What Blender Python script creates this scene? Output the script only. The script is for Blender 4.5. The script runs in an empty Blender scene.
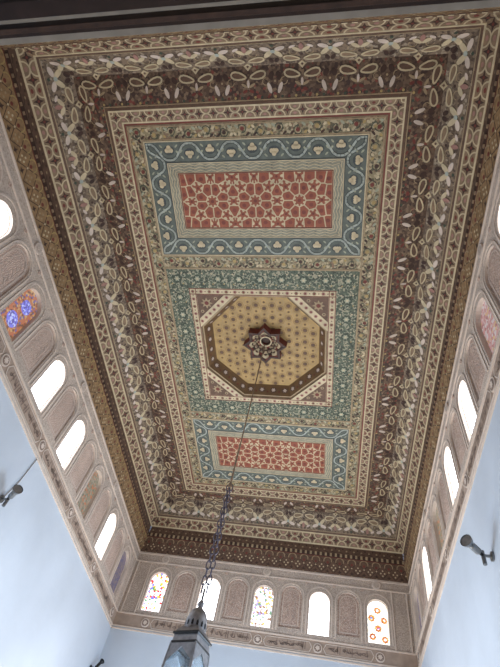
import bpy, math, random
from mathutils import Vector, Matrix
random.seed(7)
C = bpy.context.scene
COL = C.collection
PI = math.pi
Z0 = 1.6                                   # eye height; heights below are written from the floor

# ------------------------------------------------------------------ camera
cam_d = bpy.data.cameras.new('camera'); cam = bpy.data.objects.new('camera', cam_d); COL.objects.link(cam)
RT = Vector((0.98449115, 0.06447194, 0.16315804)); UP = Vector((-0.03506864, -0.83893089, 0.54310695))
FW = Vector((-0.17189348, 0.54040571, 0.82365909))
m = Matrix((RT, UP, -FW)).transposed().to_4x4(); m.translation = Vector((0, 0, Z0)); cam.matrix_world = m
cam_d.sensor_fit = 'VERTICAL'; cam_d.sensor_height = 36; cam_d.lens = 475.05 * 36 / 667; cam_d.clip_start = 0.05
C.camera = cam
# ------------------------------------------------------------------ world, lights, exposure
C.view_settings.view_transform = 'Standard'; C.view_settings.look = 'None'
C.view_settings.gamma = 1; C.view_settings.use_curve_mapping = False
C.view_settings.exposure = 0.22
w = bpy.data.worlds.new('world'); C.world = w; w.use_nodes = True
w.node_tree.nodes['Background'].inputs[0].default_value = (0.62, 0.74, 1.0, 1)
w.node_tree.nodes['Background'].inputs[1].default_value = 0.6
def area(name, loc, direction, sx, sy, power, col):
    l = bpy.data.lights.new(name, 'AREA'); l.shape = 'RECTANGLE'; l.size = sx; l.size_y = sy; l.energy = power; l.color = col
    o = bpy.data.objects.new(name, l); COL.objects.link(o); o.location = loc
    o.rotation_euler = Vector(direction).to_track_quat('-Z', 'Z').to_euler(); return o
# daylight through the two courtyard doorways in the long walls and the one in the end wall
area('daylight_left_door', (-4.2, 6.4, 1.7), (1, 0, -0.05), 3.0, 3.2, 330, (0.68, 0.84, 1.0))
area('daylight_right_door', (1.76, 6.4, 1.7), (-1, 0, -0.05), 3.0, 3.2, 330, (0.68, 0.84, 1.0))
area('daylight_far_door', (-1.22, 9.94, 1.7), (0, -1, 0.1), 2.6, 3.2, 230, (1.0, 0.93, 0.85))

# ------------------------------------------------------------------ materials
def lin(c):
    return tuple(((v/255)/12.92 if v/255 <= .04045 else ((v/255+.055)/1.055)**2.4) for v in c) + (1,)
def mat(name, c, var=.16, scale=9, rough=.7, bump=0., bscale=40, metal=0., emit=None):
    M = bpy.data.materials.new(name); M.use_nodes = True; nt = M.node_tree; b = nt.nodes['Principled BSDF']
    tc = nt.nodes.new('ShaderNodeTexCoord'); n = nt.nodes.new('ShaderNodeTexNoise'); n.inputs['Scale'].default_value = scale
    n.inputs['Detail'].default_value = 4
    nt.links.new(tc.outputs['Object'], n.inputs['Vector'])
    mp = nt.nodes.new('ShaderNodeMapRange'); mp.inputs[1].default_value = .3; mp.inputs[2].default_value = .7
    mp.inputs[3].default_value = 1-var; mp.inputs[4].default_value = 1+var
    nt.links.new(n.outputs['Fac'], mp.inputs[0])
    vm = nt.nodes.new('ShaderNodeVectorMath'); vm.operation = 'SCALE'; vm.inputs[0].default_value = lin(c)[:3]
    nt.links.new(mp.outputs[0], vm.inputs['Scale']); nt.links.new(vm.outputs[0], b.inputs['Base Color'])
    b.inputs['Roughness'].default_value = rough; b.inputs['Metallic'].default_value = metal
    if bump:
        n2 = nt.nodes.new('ShaderNodeTexNoise'); n2.inputs['Scale'].default_value = bscale
        nt.links.new(tc.outputs['Object'], n2.inputs['Vector'])
        bp = nt.nodes.new('ShaderNodeBump'); bp.inputs['Strength'].default_value = bump; bp.inputs['Distance'].default_value = .02
        nt.links.new(n2.outputs['Fac'], bp.inputs['Height']); nt.links.new(bp.outputs[0], b.inputs['Normal'])
    return M
def stucco(name, c1, c2, scale):
    """carved plaster: a fine net of voronoi cells, dark between, with relief"""
    M = bpy.data.materials.new(name); M.use_nodes = True; nt = M.node_tree; b = nt.nodes['Principled BSDF']
    tc = nt.nodes.new('ShaderNodeTexCoord'); v = nt.nodes.new('ShaderNodeTexVoronoi'); v.feature = 'DISTANCE_TO_EDGE'
    v.inputs['Scale'].default_value = scale; v.inputs['Randomness'].default_value = .75
    nt.links.new(tc.outputs['Object'], v.inputs['Vector'])
    n = nt.nodes.new('ShaderNodeTexNoise'); n.inputs['Scale'].default_value = 2.2; nt.links.new(tc.outputs['Object'], n.inputs['Vector'])
    r = nt.nodes.new('ShaderNodeValToRGB'); r.color_ramp.elements[0].position = .04; r.color_ramp.elements[1].position = .2
    r.color_ramp.elements[0].color = lin(c1); r.color_ramp.elements[1].color = lin(c2)
    nt.links.new(v.outputs['Distance'], r.inputs[0])
    mp = nt.nodes.new('ShaderNodeMapRange'); mp.inputs[1].default_value = .3; mp.inputs[2].default_value = .7
    mp.inputs[3].default_value = .9; mp.inputs[4].default_value = 1.1; nt.links.new(n.outputs['Fac'], mp.inputs[0])
    vm = nt.nodes.new('ShaderNodeVectorMath'); vm.operation = 'SCALE'
    nt.links.new(r.outputs[0], vm.inputs[0]); nt.links.new(mp.outputs[0], vm.inputs['Scale'])
    nt.links.new(vm.outputs[0], b.inputs['Base Color']); b.inputs['Roughness'].default_value = .85
    bp = nt.nodes.new('ShaderNodeBump'); bp.inputs['Strength'].default_value = .5; bp.inputs['Distance'].default_value = .02
    nt.links.new(v.outputs['Distance'], bp.inputs['Height']); nt.links.new(bp.outputs[0], b.inputs['Normal'])
    return M
def painted(name, cols, scale, rough=.7):
    """small painted foliage: voronoi cells that each take one of a few colours"""
    M = bpy.data.materials.new(name); M.use_nodes = True; nt = M.node_tree; b = nt.nodes['Principled BSDF']
    tc = nt.nodes.new('ShaderNodeTexCoord'); v = nt.nodes.new('ShaderNodeTexVoronoi'); v.inputs['Scale'].default_value = scale
    nt.links.new(tc.outputs['Object'], v.inputs['Vector'])
    sp = nt.nodes.new('ShaderNodeSeparateColor'); nt.links.new(v.outputs['Color'], sp.inputs[0])
    r = nt.nodes.new('ShaderNodeValToRGB'); r.color_ramp.interpolation = 'CONSTANT'; e = r.color_ramp.elements
    tot = sum(k for _, k in cols); acc = 0
    for i, (c, k) in enumerate(cols):
        if i < 2: el = e[i]; el.position = acc/tot
        else: el = e.new(acc/tot)
        el.color = lin(c); acc += k
    nt.links.new(sp.outputs[0], r.inputs[0]); nt.links.new(r.outputs[0], b.inputs['Base Color'])
    b.inputs['Roughness'].default_value = rough
    return M
def glow(name, c, s, cols=None, scale=20):
    M = bpy.data.materials.new(name); M.use_nodes = True; nt = M.node_tree; b = nt.nodes['Principled BSDF']
    b.inputs['Base Color'].default_value = (.1, .1, .1, 1); b.inputs['Emission Strength'].default_value = s
    b.inputs['Emission Color'].default_value = lin(c); b.inputs['Roughness'].default_value = .2
    if cols:
        tc = nt.nodes.new('ShaderNodeTexCoord'); v = nt.nodes.new('ShaderNodeTexVoronoi'); v.inputs['Scale'].default_value = scale
        nt.links.new(tc.outputs['Object'], v.inputs['Vector'])
        sp = nt.nodes.new('ShaderNodeSeparateColor'); nt.links.new(v.outputs['Color'], sp.inputs[0])
        r = nt.nodes.new('ShaderNodeValToRGB'); r.color_ramp.interpolation = 'CONSTANT'; e = r.color_ramp.elements
        tot = sum(k for _, k in cols); acc = 0
        for i, (cc, k) in enumerate(cols):
            if i < 2: el = e[i]; el.position = acc/tot
            else: el = e.new(acc/tot)
            el.color = lin(cc); acc += k
        nt.links.new(sp.outputs[0], r.inputs[0]); nt.links.new(r.outputs[0], b.inputs['Emission Color'])
    return M
M_ = dict(
 cream=mat('cream paint', (188,172,142)), creamdim=mat('aged cream paint', (152,132,104)),
 tan=mat('tan painted wood', (128,106,84), .25, 14), brown=mat('brown painted wood', (96,72,58), .25, 14),
 dark=mat('dark brown wood', (62,42,34), .3, 14), maroon=mat('maroon paint', (106,50,42)),
 red=mat('red paint', (138,76,56), .14), redcell=mat('dark red paint', (112,54,46), .25, 6), redline=mat('scarlet line', (112,56,48)),
 pink=mat('pink paint', (150,112,102)), rose=mat('rose petal paint', (196,180,168)),
 blue=mat('slate blue paint', (90,96,90), .22, 12), blueline=mat('pale blue grey paint', (158,164,156)), bluedark=mat('deep blue paint', (62,68,68)),
 green=painted('green foliage paint', [((74,84,70),5),((92,98,82),3),((152,146,124),2.8),((54,60,52),3)], 42),
 greenline=mat('pale green paint', (150,152,132)), greendark=mat('dark green paint', (58,68,56)),
 ochre=mat('ochre paint', (160,138,92)), gold=mat('gold leaf ground', (164,134,84), .22, 6, .6), golddark=mat('dark gold paint', (106,80,52)),
 floral=painted('floral border paint', [((138,126,98),4),((92,84,66),3),((168,154,126),2.4),((126,100,80),1.4)], 34),
 coveout=painted('outer cove foliage', [((126,108,90),4),((98,82,68),3),((112,96,80),3),((80,64,54),2.4),((150,136,118),1.4)], 30),
 covein=painted('inner cove foliage', [((84,64,52),4),((104,84,68),3),((66,48,42),3),((124,102,82),1.3),((120,62,54),.7)], 30),
 basket=mat('grey cream paint', (136,134,118)), basketdark=mat('dark grey paint', (96,98,90)),  # basket weave: grey cream ground, darker grey for its small marks
 friezeg=mat('ochre brown frieze ground', (138,110,78), .3, 16),
 white=mat('white plaster wall', (182,190,202), .07, 1.0, .9, .15, 6),
 stuc=stucco('carved stucco', (160,140,128), (204,186,170), 30),
 stucfine=stucco('fine carved stucco', (160,144,134), (204,188,174), 48),
 stuctan=stucco('rosy carved stucco', (158,132,120), (206,184,170), 38),
 plaster=mat('plain stucco moulding', (204,188,176), .08, 6, .85),
 inscr=mat('inscription band ground', (160,140,126), .12, 9, .85), script=mat('dark carved script', (124,104,94)),
 wood=mat('dark stained wood', (44,30,28), .3, 12, .5), woodlight=mat('worn grey moulding', (140,132,124), .15, 8, .7),
 metal=mat('brushed grey metal', (130,132,134), .1, 20, .35, metal=.8), black=mat('black metal', (22,22,26), .1, 20, .4, metal=.3),
 oldmetal=mat('aged pewter metal', (150,148,150), .2, 20, .42, metal=.7), chain=mat('violet grey chain metal', (98,92,104), .2, 30, .4, metal=.6),
 floor=mat('warm pale tile floor', (216,186,146), .08, 3, .5),
 sky=glow('overexposed clear glass', (246,250,255), 5),
 stainA=glow('stained glass with white red and yellow', (255,255,255), 1.6, [((250,245,250),8),((190,40,40),1.6),((240,180,40),1.4),((60,140,80),1),((110,110,220),.8)], 24),
 stainB=glow('stained glass pale with leaves', (255,255,255), 1.3, [((250,248,255),8),((150,110,80),1.3),((220,190,90),1.4),((110,150,120),1.2),((170,150,210),1)], 26),
 stainW=glow('stained glass milky', (255,255,246), 1.5, [((255,255,246),9),((236,224,190),1.5),((190,205,210),.7)], 22),
 stainO=glow('orange stained glass', (232,140,50), .9, [((236,150,60),3),((190,80,40),1.5),((250,210,110),1)], 40),
 stainBlue=glow('deep coloured stained glass', (120,110,170), .55, [((112,104,176),1),((206,120,76),5),((224,180,120),2),((130,84,60),1.5)], 34),
 stainBlueC=glow('blue stained glass', (150,160,250), .8, [((120,120,230),3),((190,200,255),1.2),((90,80,170),2)], 34),
 stainDull=glow('dull green and orange stained glass', (130,120,80), .5, [((150,136,104),4),((206,116,60),2.2),((100,112,84),1.6),((170,158,140),2)], 30),
 stainViolet=glow('violet stained glass', (110,90,130), .32, [((120,100,140),3),((150,130,130),3),((80,70,140),2)], 30),
 stainPink=glow('rosy stained glass', (220,150,150), .5, [((206,150,150),4),((210,200,200),3),((170,110,110),2),((215,175,120),1)], 30),
)
gl = bpy.data.materials.new('lantern glass'); gl.use_nodes = True; gb = gl.node_tree.nodes['Principled BSDF']
gb.inputs['Base Color'].default_value = (.75, .86, .95, 1); gb.inputs['Roughness'].default_value = .25
gb.inputs['Transmission Weight'].default_value = .75; gb.inputs['IOR'].default_value = 1.1; M_['glass'] = gl

# ------------------------------------------------------------------ mesh helpers
def obj(name, verts, faces, mids, mats, parent=None, smooth=False):
    me = bpy.data.meshes.new(name); me.from_pydata([tuple(v) for v in verts], [], faces)
    for mm in mats: me.materials.append(M_[mm])
    me.polygons.foreach_set('material_index', mids)
    if smooth: me.polygons.foreach_set('use_smooth', [True]*len(faces))
    me.update(); o = bpy.data.objects.new(name, me); COL.objects.link(o)
    if parent: o.parent = parent
    return o
def tag(o, label=None, cat=None, group=None, kind=None):
    if label: o['label'] = label
    if cat: o['category'] = cat
    if group: o['group'] = group
    if kind: o['kind'] = kind
    return o
def empty(name, loc=(0,0,0), rz=0):
    o = bpy.data.objects.new(name, None); COL.objects.link(o); o.location = loc; o.rotation_euler = (0,0,rz); o.empty_display_size = .1; return o
def clip(poly, cl):
    """clip a convex polygon to a convex counter-clockwise outline"""
    for i in range(len(cl)):
        a, b = cl[i], cl[(i+1) % len(cl)]; out = []
        f = lambda p: (b[0]-a[0])*(p[1]-a[1]) - (b[1]-a[1])*(p[0]-a[0])
        for j in range(len(poly)):
            p, q = poly[j], poly[(j+1) % len(poly)]; fp, fq = f(p), f(q)
            if fp >= 0: out.append(p)
            if (fp >= 0) != (fq >= 0):
                t = fp/(fp-fq); out.append((p[0]+(q[0]-p[0])*t, p[1]+(q[1]-p[1])*t))
        poly = out
        if len(poly) < 3: return []
    return poly
class Pat:
    """flat and raised ornament drawn in a surface's own metres (s along, t across), clipped to its outline"""
    def __init__(s, frame, outline=None):
        s.o, s.e, s.c, s.n = frame; s.cl = outline; s.V = []; s.F = []; s.I = []; s.mats = []
    def P(s, a, b, h=0): return s.o + s.e*a + s.c*b + s.n*h
    def mi(s, m):
        if m not in s.mats: s.mats.append(m)
        return s.mats.index(m)
    def poly(s, pts, m, h=0, side=0):
        if s.cl: pts = clip(pts, s.cl)
        if len(pts) < 3: return
        ar = sum(pts[i][0]*pts[(i+1) % len(pts)][1]-pts[(i+1) % len(pts)][0]*pts[i][1] for i in range(len(pts)))
        if abs(ar) < 1e-8: return
        if ar < 0: pts = pts[::-1]
        if s.e.cross(s.c).dot(s.n) < 0: pts = pts[::-1]
        k = len(s.V); n = len(pts); s.V += [s.P(a, b, h) for a, b in pts]; s.F.append(tuple(range(k, k+n))); s.I.append(s.mi(m))
        if side:
            s.V += [s.P(a, b, h-side) for a, b in pts]
            for i in range(n):
                j = (i+1) % n; s.F.append((k+i, k+n+i, k+n+j, k+j)); s.I.append(s.mi(m))
    def rect(s, a0, a1, b0, b1, m, h=0, side=0): s.poly([(a0,b0),(a1,b0),(a1,b1),(a0,b1)], m, h, side)
    def seg(s, p, q, wd, m, h, side=0):
        dx, dy = q[0]-p[0], q[1]-p[1]; L = math.hypot(dx, dy)
        if L < 1e-6: return
        ux, uy = dx/L*wd/2, dy/L*wd/2
        p = (p[0]-ux*.35, p[1]-uy*.35); q = (q[0]+ux*.35, q[1]+uy*.35)
        s.poly([(p[0]-uy, p[1]+ux), (p[0]+uy, p[1]-ux), (q[0]+uy, q[1]-ux), (q[0]-uy, q[1]+ux)], m, h, side)
    def line(s, pts, wd, m, h, closed=False, side=0):
        for i in range(len(pts)-(0 if closed else 1)): s.seg(pts[i], pts[(i+1) % len(pts)], wd, m, h, side)
    def disc(s, c, r, m, h, n=10, ry=None, rot=0, side=0):
        ry = ry or r; ca, sa = math.cos(rot), math.sin(rot)
        s.poly([(c[0]+ca*r*math.cos(2*PI*i/n)-sa*ry*math.sin(2*PI*i/n), c[1]+sa*r*math.cos(2*PI*i/n)+ca*ry*math.sin(2*PI*i/n)) for i in range(n)], m, h, side)
    def ring(s, c, r, wd, m, h, n=16, ry=None, rot=0):
        ry = ry or r; ca, sa = math.cos(rot), math.sin(rot)
        s.line([(c[0]+ca*r*math.cos(2*PI*i/n)-sa*ry*math.sin(2*PI*i/n), c[1]+sa*r*math.cos(2*PI*i/n)+ca*ry*math.sin(2*PI*i/n)) for i in range(n)], wd, m, h, True)
    def star(s, c, n, R, r, m, h, rot=0):
        pts = [(c[0]+(R if i % 2 == 0 else r)*math.cos(rot+PI*i/n), c[1]+(R if i % 2 == 0 else r)*math.sin(rot+PI*i/n)) for i in range(2*n)]
        for i in range(2*n): s.poly([c, pts[i], pts[(i+1) % (2*n)]], m, h)
    def arc(s, c, r, a0, a1, wd, m, h, n=8):
        s.line([(c[0]+r*math.cos(a0+(a1-a0)*i/n), c[1]+r*math.sin(a0+(a1-a0)*i/n)) for i in range(n+1)], wd, m, h)
    def build(s, name, parent=None): return obj(name, s.V, s.F, s.I, s.mats, parent)

XL, XR, YN, YF = -4.1739, 1.7302, -0.0375, 9.9152
CX, CY = (XL+XR)/2, (YN+YF)/2
SIDES = ('near', 'right', 'far', 'left')
def side_frame(k, d0, z0, d1, z1):
    """outer edge at inset d0, height z0; inner edge at inset d1, height z1 (heights from eye level)"""
    cs = [(XL+d0, YN+d0), (XR-d0, YN+d0), (XR-d0, YF-d0), (XL+d0, YF-d0)]
    a, b = cs[k], cs[(k+1) % 4]; e = Vector((b[0]-a[0], b[1]-a[1], 0)); L = e.length; e.normalize()
    inn = Vector((-e.y, e.x, 0)); c = inn*(d1-d0) + Vector((0, 0, z1-z0)); wd = c.length; c.normalize()
    n = e.cross(c)
    ctr = Vector((CX, CY, 3)) - Vector((a[0], a[1], z0))
    if n.dot(ctr) < 0: n = -n
    kk = (d1-d0)/wd
    return (Vector((a[0], a[1], z0+Z0)), e, c, n), L, wd, [(0, 0), (L, 0), (L-kk*wd, wd), (kk*wd, wd)]

# ------------------------------------------------------------------ the setting
def box(name, lo, hi, m, parent=None):
    x0,y0,z0 = lo; x1,y1,z1 = hi
    v = [(x0,y0,z0),(x1,y0,z0),(x1,y1,z0),(x0,y1,z0),(x0,y0,z1),(x1,y0,z1),(x1,y1,z1),(x0,y1,z1)]
    f = [(0,3,2,1),(4,5,6,7),(0,1,5,4),(1,2,6,5),(2,3,7,6),(3,0,4,7)]
    return obj(name, v, f, [0]*6, [m], parent)
def boxes(name, lst, mats, parent=None):
    V, F, I = [], [], []
    for lo, hi, mm in lst:
        x0,y0,z0 = lo; x1,y1,z1 = hi; k = len(V)
        V += [(x0,y0,z0),(x1,y0,z0),(x1,y1,z0),(x0,y1,z0),(x0,y0,z1),(x1,y0,z1),(x1,y1,z1),(x0,y1,z1)]
        F += [tuple(k+i for i in f) for f in [(0,3,2,1),(4,5,6,7),(0,1,5,4),(1,2,6,5),(2,3,7,6),(3,0,4,7)]]; I += [mats.index(mm)]*6
    return obj(name, V, F, I, mats, parent)
ZP, ZA = 4.1828, 5.8297                     # bottom and top of the stucco zone, from eye level
T = .35
tag(box('floor', (XL-T, -3.5, -.1), (XR+T, YF+T, 0), 'floor'), 'pale tiled floor of the tall hall', 'floor', kind='structure')
WALLS = {}
def lowwall(k, name, label, boxlist):
    o = boxes(name, [(lo, hi, 'white') for lo, hi in boxlist], ['white']); tag(o, label, 'wall', kind='structure'); WALLS[k] = o
zt = ZP + Z0
lowwall('left', 'wall_left', 'long left wall, plain bluish white plaster below carved stucco',
        [((XL-T, YN-.5, 0), (XL, 4.8, zt)), ((XL-T, 8.0, 0), (XL, YF+T, zt)), ((XL-T, 4.8, 3.4), (XL, 8.0, zt))])
lowwall('right', 'wall_right', 'long right wall, plain pale blue plaster below carved stucco',
        [((XR, YN-.5, 0), (XR+T, 4.8, zt)), ((XR, 8.0, 0), (XR+T, YF+T, zt)), ((XR, 4.8, 3.4), (XR+T, 8.0, zt))])
lowwall('far', 'wall_far', 'short far wall, grey white plaster below five arched windows',
        [((XL, YF, 0), (CX-1.4, YF+T, zt)), ((CX+1.4, YF, 0), (XR, YF+T, zt)), ((CX-1.4, YF, 3.4), (CX+1.4, YF+T, zt))])
lowwall('near', 'wall_near', 'short near wall above the wide doorway the viewer stands in',
        [((XL, YN-.45, 0), (XL+.5, YN, zt)), ((XR-.5, YN-.45, 0), (XR, YN, zt)), ((XL+.5, YN-.45, 3.05+Z0), (XR-.5, YN, zt))])
# gallery behind the doorway
g = boxes('wall_gallery', [((XL-T, -3.6, 0), (XR+T, -3.5, 4.9), 'white'), ((XL-T, -3.5, 0), (XL-T+.1, YN-.5, 4.9), 'white'), ((XR+T-.1, -3.5, 0), (XR+T, YN-.5, 4.9), 'white')], ['white'])
tag(g, 'gallery walls behind the doorway', 'wall', kind='structure')

# doorway soffit: dark moulded wood with two worn grey edges
tr = boxes('trim_1', [((XL+.5, -.055, 2.975+Z0), (XR-.5, YN, 3.06+Z0), 'wood'), ((XL+.5, YN, 2.99+Z0), (XR-.5, -.006, 3.06+Z0), 'woodlight'),
    ((XL+.5, -.08, 2.95+Z0), (XR-.5, -.055, 3.05+Z0), 'dark'), ((XL+.5, -.105, 2.97+Z0), (XR-.5, -.08, 3.05+Z0), 'wood'),
    ((XL+.5, -.122, 2.955+Z0), (XR-.5, -.105, 3.05+Z0), 'woodlight'), ((XL+.5, -.2, 2.93+Z0), (XR-.5, -.122, 3.05+Z0), 'wood'),
    ((XL+.5, -.49, 2.95+Z0), (XR-.5, -.2, 3.05+Z0), 'wood'), ((XL-T, -3.5, 3.2+Z0), (XR+T, -.49, 3.3+Z0), 'wood')]
    + [((x, -.40, 2.94+Z0), (x+.09, -.23, 2.952+Z0), 'maroon') for x in [XL+.7+i*.22 for i in range(22)]], ['wood', 'dark', 'woodlight', 'maroon'])
tag(tr, 'dark wooden beam with grey edge strips across the top of the photo', 'beam', kind='structure')

# ------------------------------------------------------------------ stucco zone with arched windows
def arch(c, hw, z0, ztop, n=14):
    r = hw; zs = ztop-r; pts = [(c-hw, z0), (c+hw, z0)]
    return pts + [(c+r*math.cos(PI*i/n), zs+r*math.sin(PI*i/n)) for i in range(n+1)]
window_no = [0]
def stucco_wall(k, wall, L, frame, centers, pitch, kinds, medal, rings):
    """s runs along the wall, t is the height above the eye"""
    p = Pat(frame)
    z0, z1 = 4.52, 5.62
    x_first = centers[0]-pitch/2; x_last = centers[-1]+pitch/2
    half = pitch/2
    n_b = len(centers)*2-1
    bays = [(centers[0]+i*half, kinds[i//2] if i % 2 == 0 else None) for i in range(n_b)]
    e0 = bays[0][0]-half/2; e1 = bays[-1][0]+half/2
    # inner end strips, top border and lower band
    p.rect(0, e0, z0, z1, 'stucfine'); p.rect(e1, L, z0, z1, 'stucfine')
    p.rect(0, L, z1, ZA, 'stucfine'); p.rect(0, L, ZP, z0, 'inscr')
    for a in (z1, ZA-.025): p.rect(0, L, a, a+.025, 'plaster', .018, .018)
    for a in (ZP, ZP+.045, z0-.03): p.rect(0, L, a, a+.025, 'plaster', .02, .02)
    for a in (e0-.02, e1-.005, .06, L-.085): p.rect(a, a+.025, z0, z1, 'plaster', .015, .015)
    # lower pale border
    p.rect(0, L, ZP+.025, ZP+.045, 'white', .002)
    for c, kind in bays:
        hw = .205 if pitch < 1.2 else .225
        hole = arch(c, hw, 4.60, 5.44) if kind else arch(c, half/2-.075, 4.66, 5.50)
        rect_ = [(c-half/2, z0), (c+half/2, z0), (c+half/2, z1), (c-half/2, z1)]
        rr = []
        n = len(hole)
        for i, (a, b) in enumerate(hole):          # matching point on the bay's outline
            if i == 0: rr.append((c-half/2, z0))
            elif i == 1: rr.append((c+half/2, z0))
            else:
                th = PI*(i-2)/(n-3); dx, dz = math.cos(th), math.sin(th); zz = 5.05
                sc = min((half/2)/abs(dx) if abs(dx) > 1e-6 else 9, (z1-zz)/dz if dz > 1e-6 else 9); rr.append((c+dx*sc, zz+dz*sc))
        dep = -.07 if kind else -.028
        for i in range(n):
            j = (i+1) % n
            # insert the bay corners so the outline stays square
            q = [hole[i], hole[j], rr[j], rr[i]]
            A, B = rr[i], rr[j]
            if abs(A[0]-B[0]) > 1e-6 and abs(A[1]-B[1]) > 1e-6:
                cor = (c+half/2 if A[0] > c+half/2-1e-6 or B[0] > c+half/2-1e-6 else c-half/2, z1)
                q = [hole[i], hole[j], rr[j], cor, rr[i]]
            k0 = len(p.V); p.V += [p.P(a, b) for a, b in q]; p.F.append(tuple(range(k0, k0+len(q)))); p.I.append(p.mi('stucfine'))
            k0 = len(p.V); p.V += [p.P(*hole[i]), p.P(*hole[j]), p.P(*hole[j], dep), p.P(*hole[i], dep)]; p.F.append((k0, k0+1, k0+2, k0+3)); p.I.append(p.mi('plaster'))
        # raised archivolt
        fr = arch(c, half/2-.035, 4.6, 5.545)
        p.line(fr[2:], .026, 'plaster', .010, side=.010); p.seg(fr[0], fr[-1], .026, 'plaster', .010, .010); p.seg(fr[1], fr[2], .026, 'plaster', .010, .010)
        p.disc((c-half/2, 5.585), .03, 'stuctan', .012, 10, side=.012)
    for c in rings:
        p.disc((c, 5.72), .085, 'plaster', .024, 18, side=.024); p.disc((c, 5.72), .06, 'stucfine', .028, 14)
    fz = p.build('stucco_frieze', wall)
    for c, kind in bays:
        if kind is None:
            q = Pat(frame); hw = half/2-.075; a = arch(c, hw, 4.66, 5.50); q.poly(a, 'stuctan', -.028)
            b = arch(c, hw*.78, 4.72, 5.44); q.line(b, .014, 'plaster', -.022, True)
            for i in range(7):
                for j in (-1, 1): q.arc((c, 4.8+.1*i), hw*.55, PI/2-j*.2, PI/2-j*1.3, .012, 'stucfine', -.022, 4)
            q.build('blind_arch', wall)
        else:
            window_no[0] += 1; q = Pat(frame); m_, lab, flw = kind; hw = .205 if pitch < 1.2 else .225
            a = arch(c, hw, 4.60, 5.44); q.poly(a, m_, -.060)
            w_ = empty('window_%d' % window_no[0], tuple(p.P(c, 4.62, -.060))); tag(w_, lab, 'window', kind='structure')
            if flw == 'flowers':
                for fx, fz_ in ((0, .58), (-.12, .42), (.12, .40), (0, .24), (-.11, .08), (.12, .05)):
                    q.star((c+fx, 4.66+fz_), 8, .072, .056, 'stainO', -.056); q.disc((c+fx, 4.66+fz_), .025, 'stainA', -.054)
            if flw == 'oval':
                q.disc((c+.02, 5.15), .11, 'stainBlueC', -.056, 14); q.disc((c, 4.82), .12, 'stainBlueC', -.056, 14, ry=.12)
            pane = q.build('pane', None)
            r = Pat(frame); r.line(a, .012, 'plaster', -.046, True, side=.014)
            if flw == 'bar': r.seg((c+.13, 4.62), (c+.13, 5.2), .012, 'plaster', -.05, .008)
            fo = r.build('window_frame', None)
            for ch in (pane, fo):
                ch.data.transform(Matrix.Translation(-w_.location)); ch.parent = w_
    # cartouches with carved script between medallions
    q = Pat(frame); rnd = random.Random(3+len(centers)); mi_ = sorted(medal)
    for i in range(len(mi_)-1):
        a, b = mi_[i]+.16, mi_[i+1]-.16
        if b > L-.1 or a < .1: continue
        q.rect(a, b, 4.275, 4.455, 'inscr', .004)
        q.line([(a, 4.275), (b, 4.275), (b+.05, 4.365), (b, 4.455), (a, 4.455), (a-.05, 4.365)], .014, 'plaster', .012, True)
        x = a+.04
        while x < b-.05:
            y = 4.30+rnd.random()*.03
            t_ = rnd.randint(0, 4)
            if t_ == 0: q.seg((x, y), (x+.005, y+.13), .013, 'script', .009)
            elif t_ == 1: q.arc((x+.03, y+.05), .032, PI, 2*PI, .013, 'script', .009, 6); q.disc((x+.03, y+.085), .008, 'script', .009, 6)
            elif t_ == 2: q.line([(x, y+.1), (x+.03, y+.04), (x+.07, y+.03), (x+.07, y+.06)], .013, 'script', .009)
            elif t_ == 3: q.ring((x+.03, y+.06), .02, .012, 'script', .009, 8); q.seg((x+.05, y+.06), (x+.05, y+.13), .012, 'script', .009)
            else: q.arc((x+.03, y+.03), .04, .3, PI-.3, .013, 'script', .009, 6); q.disc((x+.03, y+.03), .008, 'script', .009, 6)
            x += .034+rnd.random()*.02
        # thin leafy tendrils above and below the letters
    q.build('inscription_band', wall)
    for c in mi_:
        if .12 < c < L-.12:
            q = Pat(frame); q.disc((c, 4.365), .085, 'plaster', .016, 18, side=.016); q.disc((c, 4.365), .066, 'script', .02, 16); q.star((c, 4.365), 8, .055, .03, 'plaster', .024); q.build('medallion', wall)
Zv = Vector((0, 0, 1))
def wf(a, b, n): return (Vector((a[0], a[1], Z0)), (Vector((b[0]-a[0], b[1]-a[1], 0))).normalized(), Zv, Vector(n))
LL, LW = YF-YN, XR-XL
clear = lambda t: ('sky', t, 'bar')
yc = [CY+(i-3.5)*1.25-YN for i in range(8)]
lk = [('stainDull', 'dim stained arched window nearest the beam on the left wall', None),
      clear('glaring white arched window cut by the left edge of the photo'),
      ('stainBlue', 'stained arched window on the left wall glowing orange and blue', 'oval'),
      clear('glaring white arched window on the left wall below the orange and blue one'),
      clear('glaring white arched window on the left wall, middle of the three whole ones'),
      ('stainDull', 'dull stained arched window with orange specks on the left wall'),
      clear('glaring white arched window on the left wall nearest the far corner'),
      ('stainViolet', 'narrow violet stained window on the left wall by the far corner')]
lk = [t if len(t) == 3 else t+(None,) for t in lk]
stucco_wall('left', WALLS['left'], LL, wf((XL, YN), (XL, YF), (1,0,0)), yc, 1.25, lk, [3.45+(i-2)*1.56 for i in range(7)], [4.97-YN+2.53*i for i in (-1, 0, 1)])
rk = [('stainDull', 'dim stained arched window nearest the beam on the right wall'),
      clear('glaring white arched window cut by the right edge of the photo'),
      ('stainPink', 'rosy stained arched window at the right edge of the photo'),
      clear('largest whole white arched window on the right wall'),
      clear('middle white arched window on the right wall'),
      ('stainDull', 'faint stained window between two white ones on the right wall'),
      clear('slim white arched window on the right wall nearest the far corner'),
      ('stainViolet', 'stained window in the last bay of the right wall')]
rk = [t if len(t) == 3 else t+(None,) for t in rk]
stucco_wall('right', WALLS['right'], LL, wf((XR, YN), (XR, YF), (-1,0,0)), yc, 1.25, rk, [3.45+(i-2)*1.56 for i in range(7)], [4.97-YN+2.53*i for i in (-1, 0, 1)])
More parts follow.
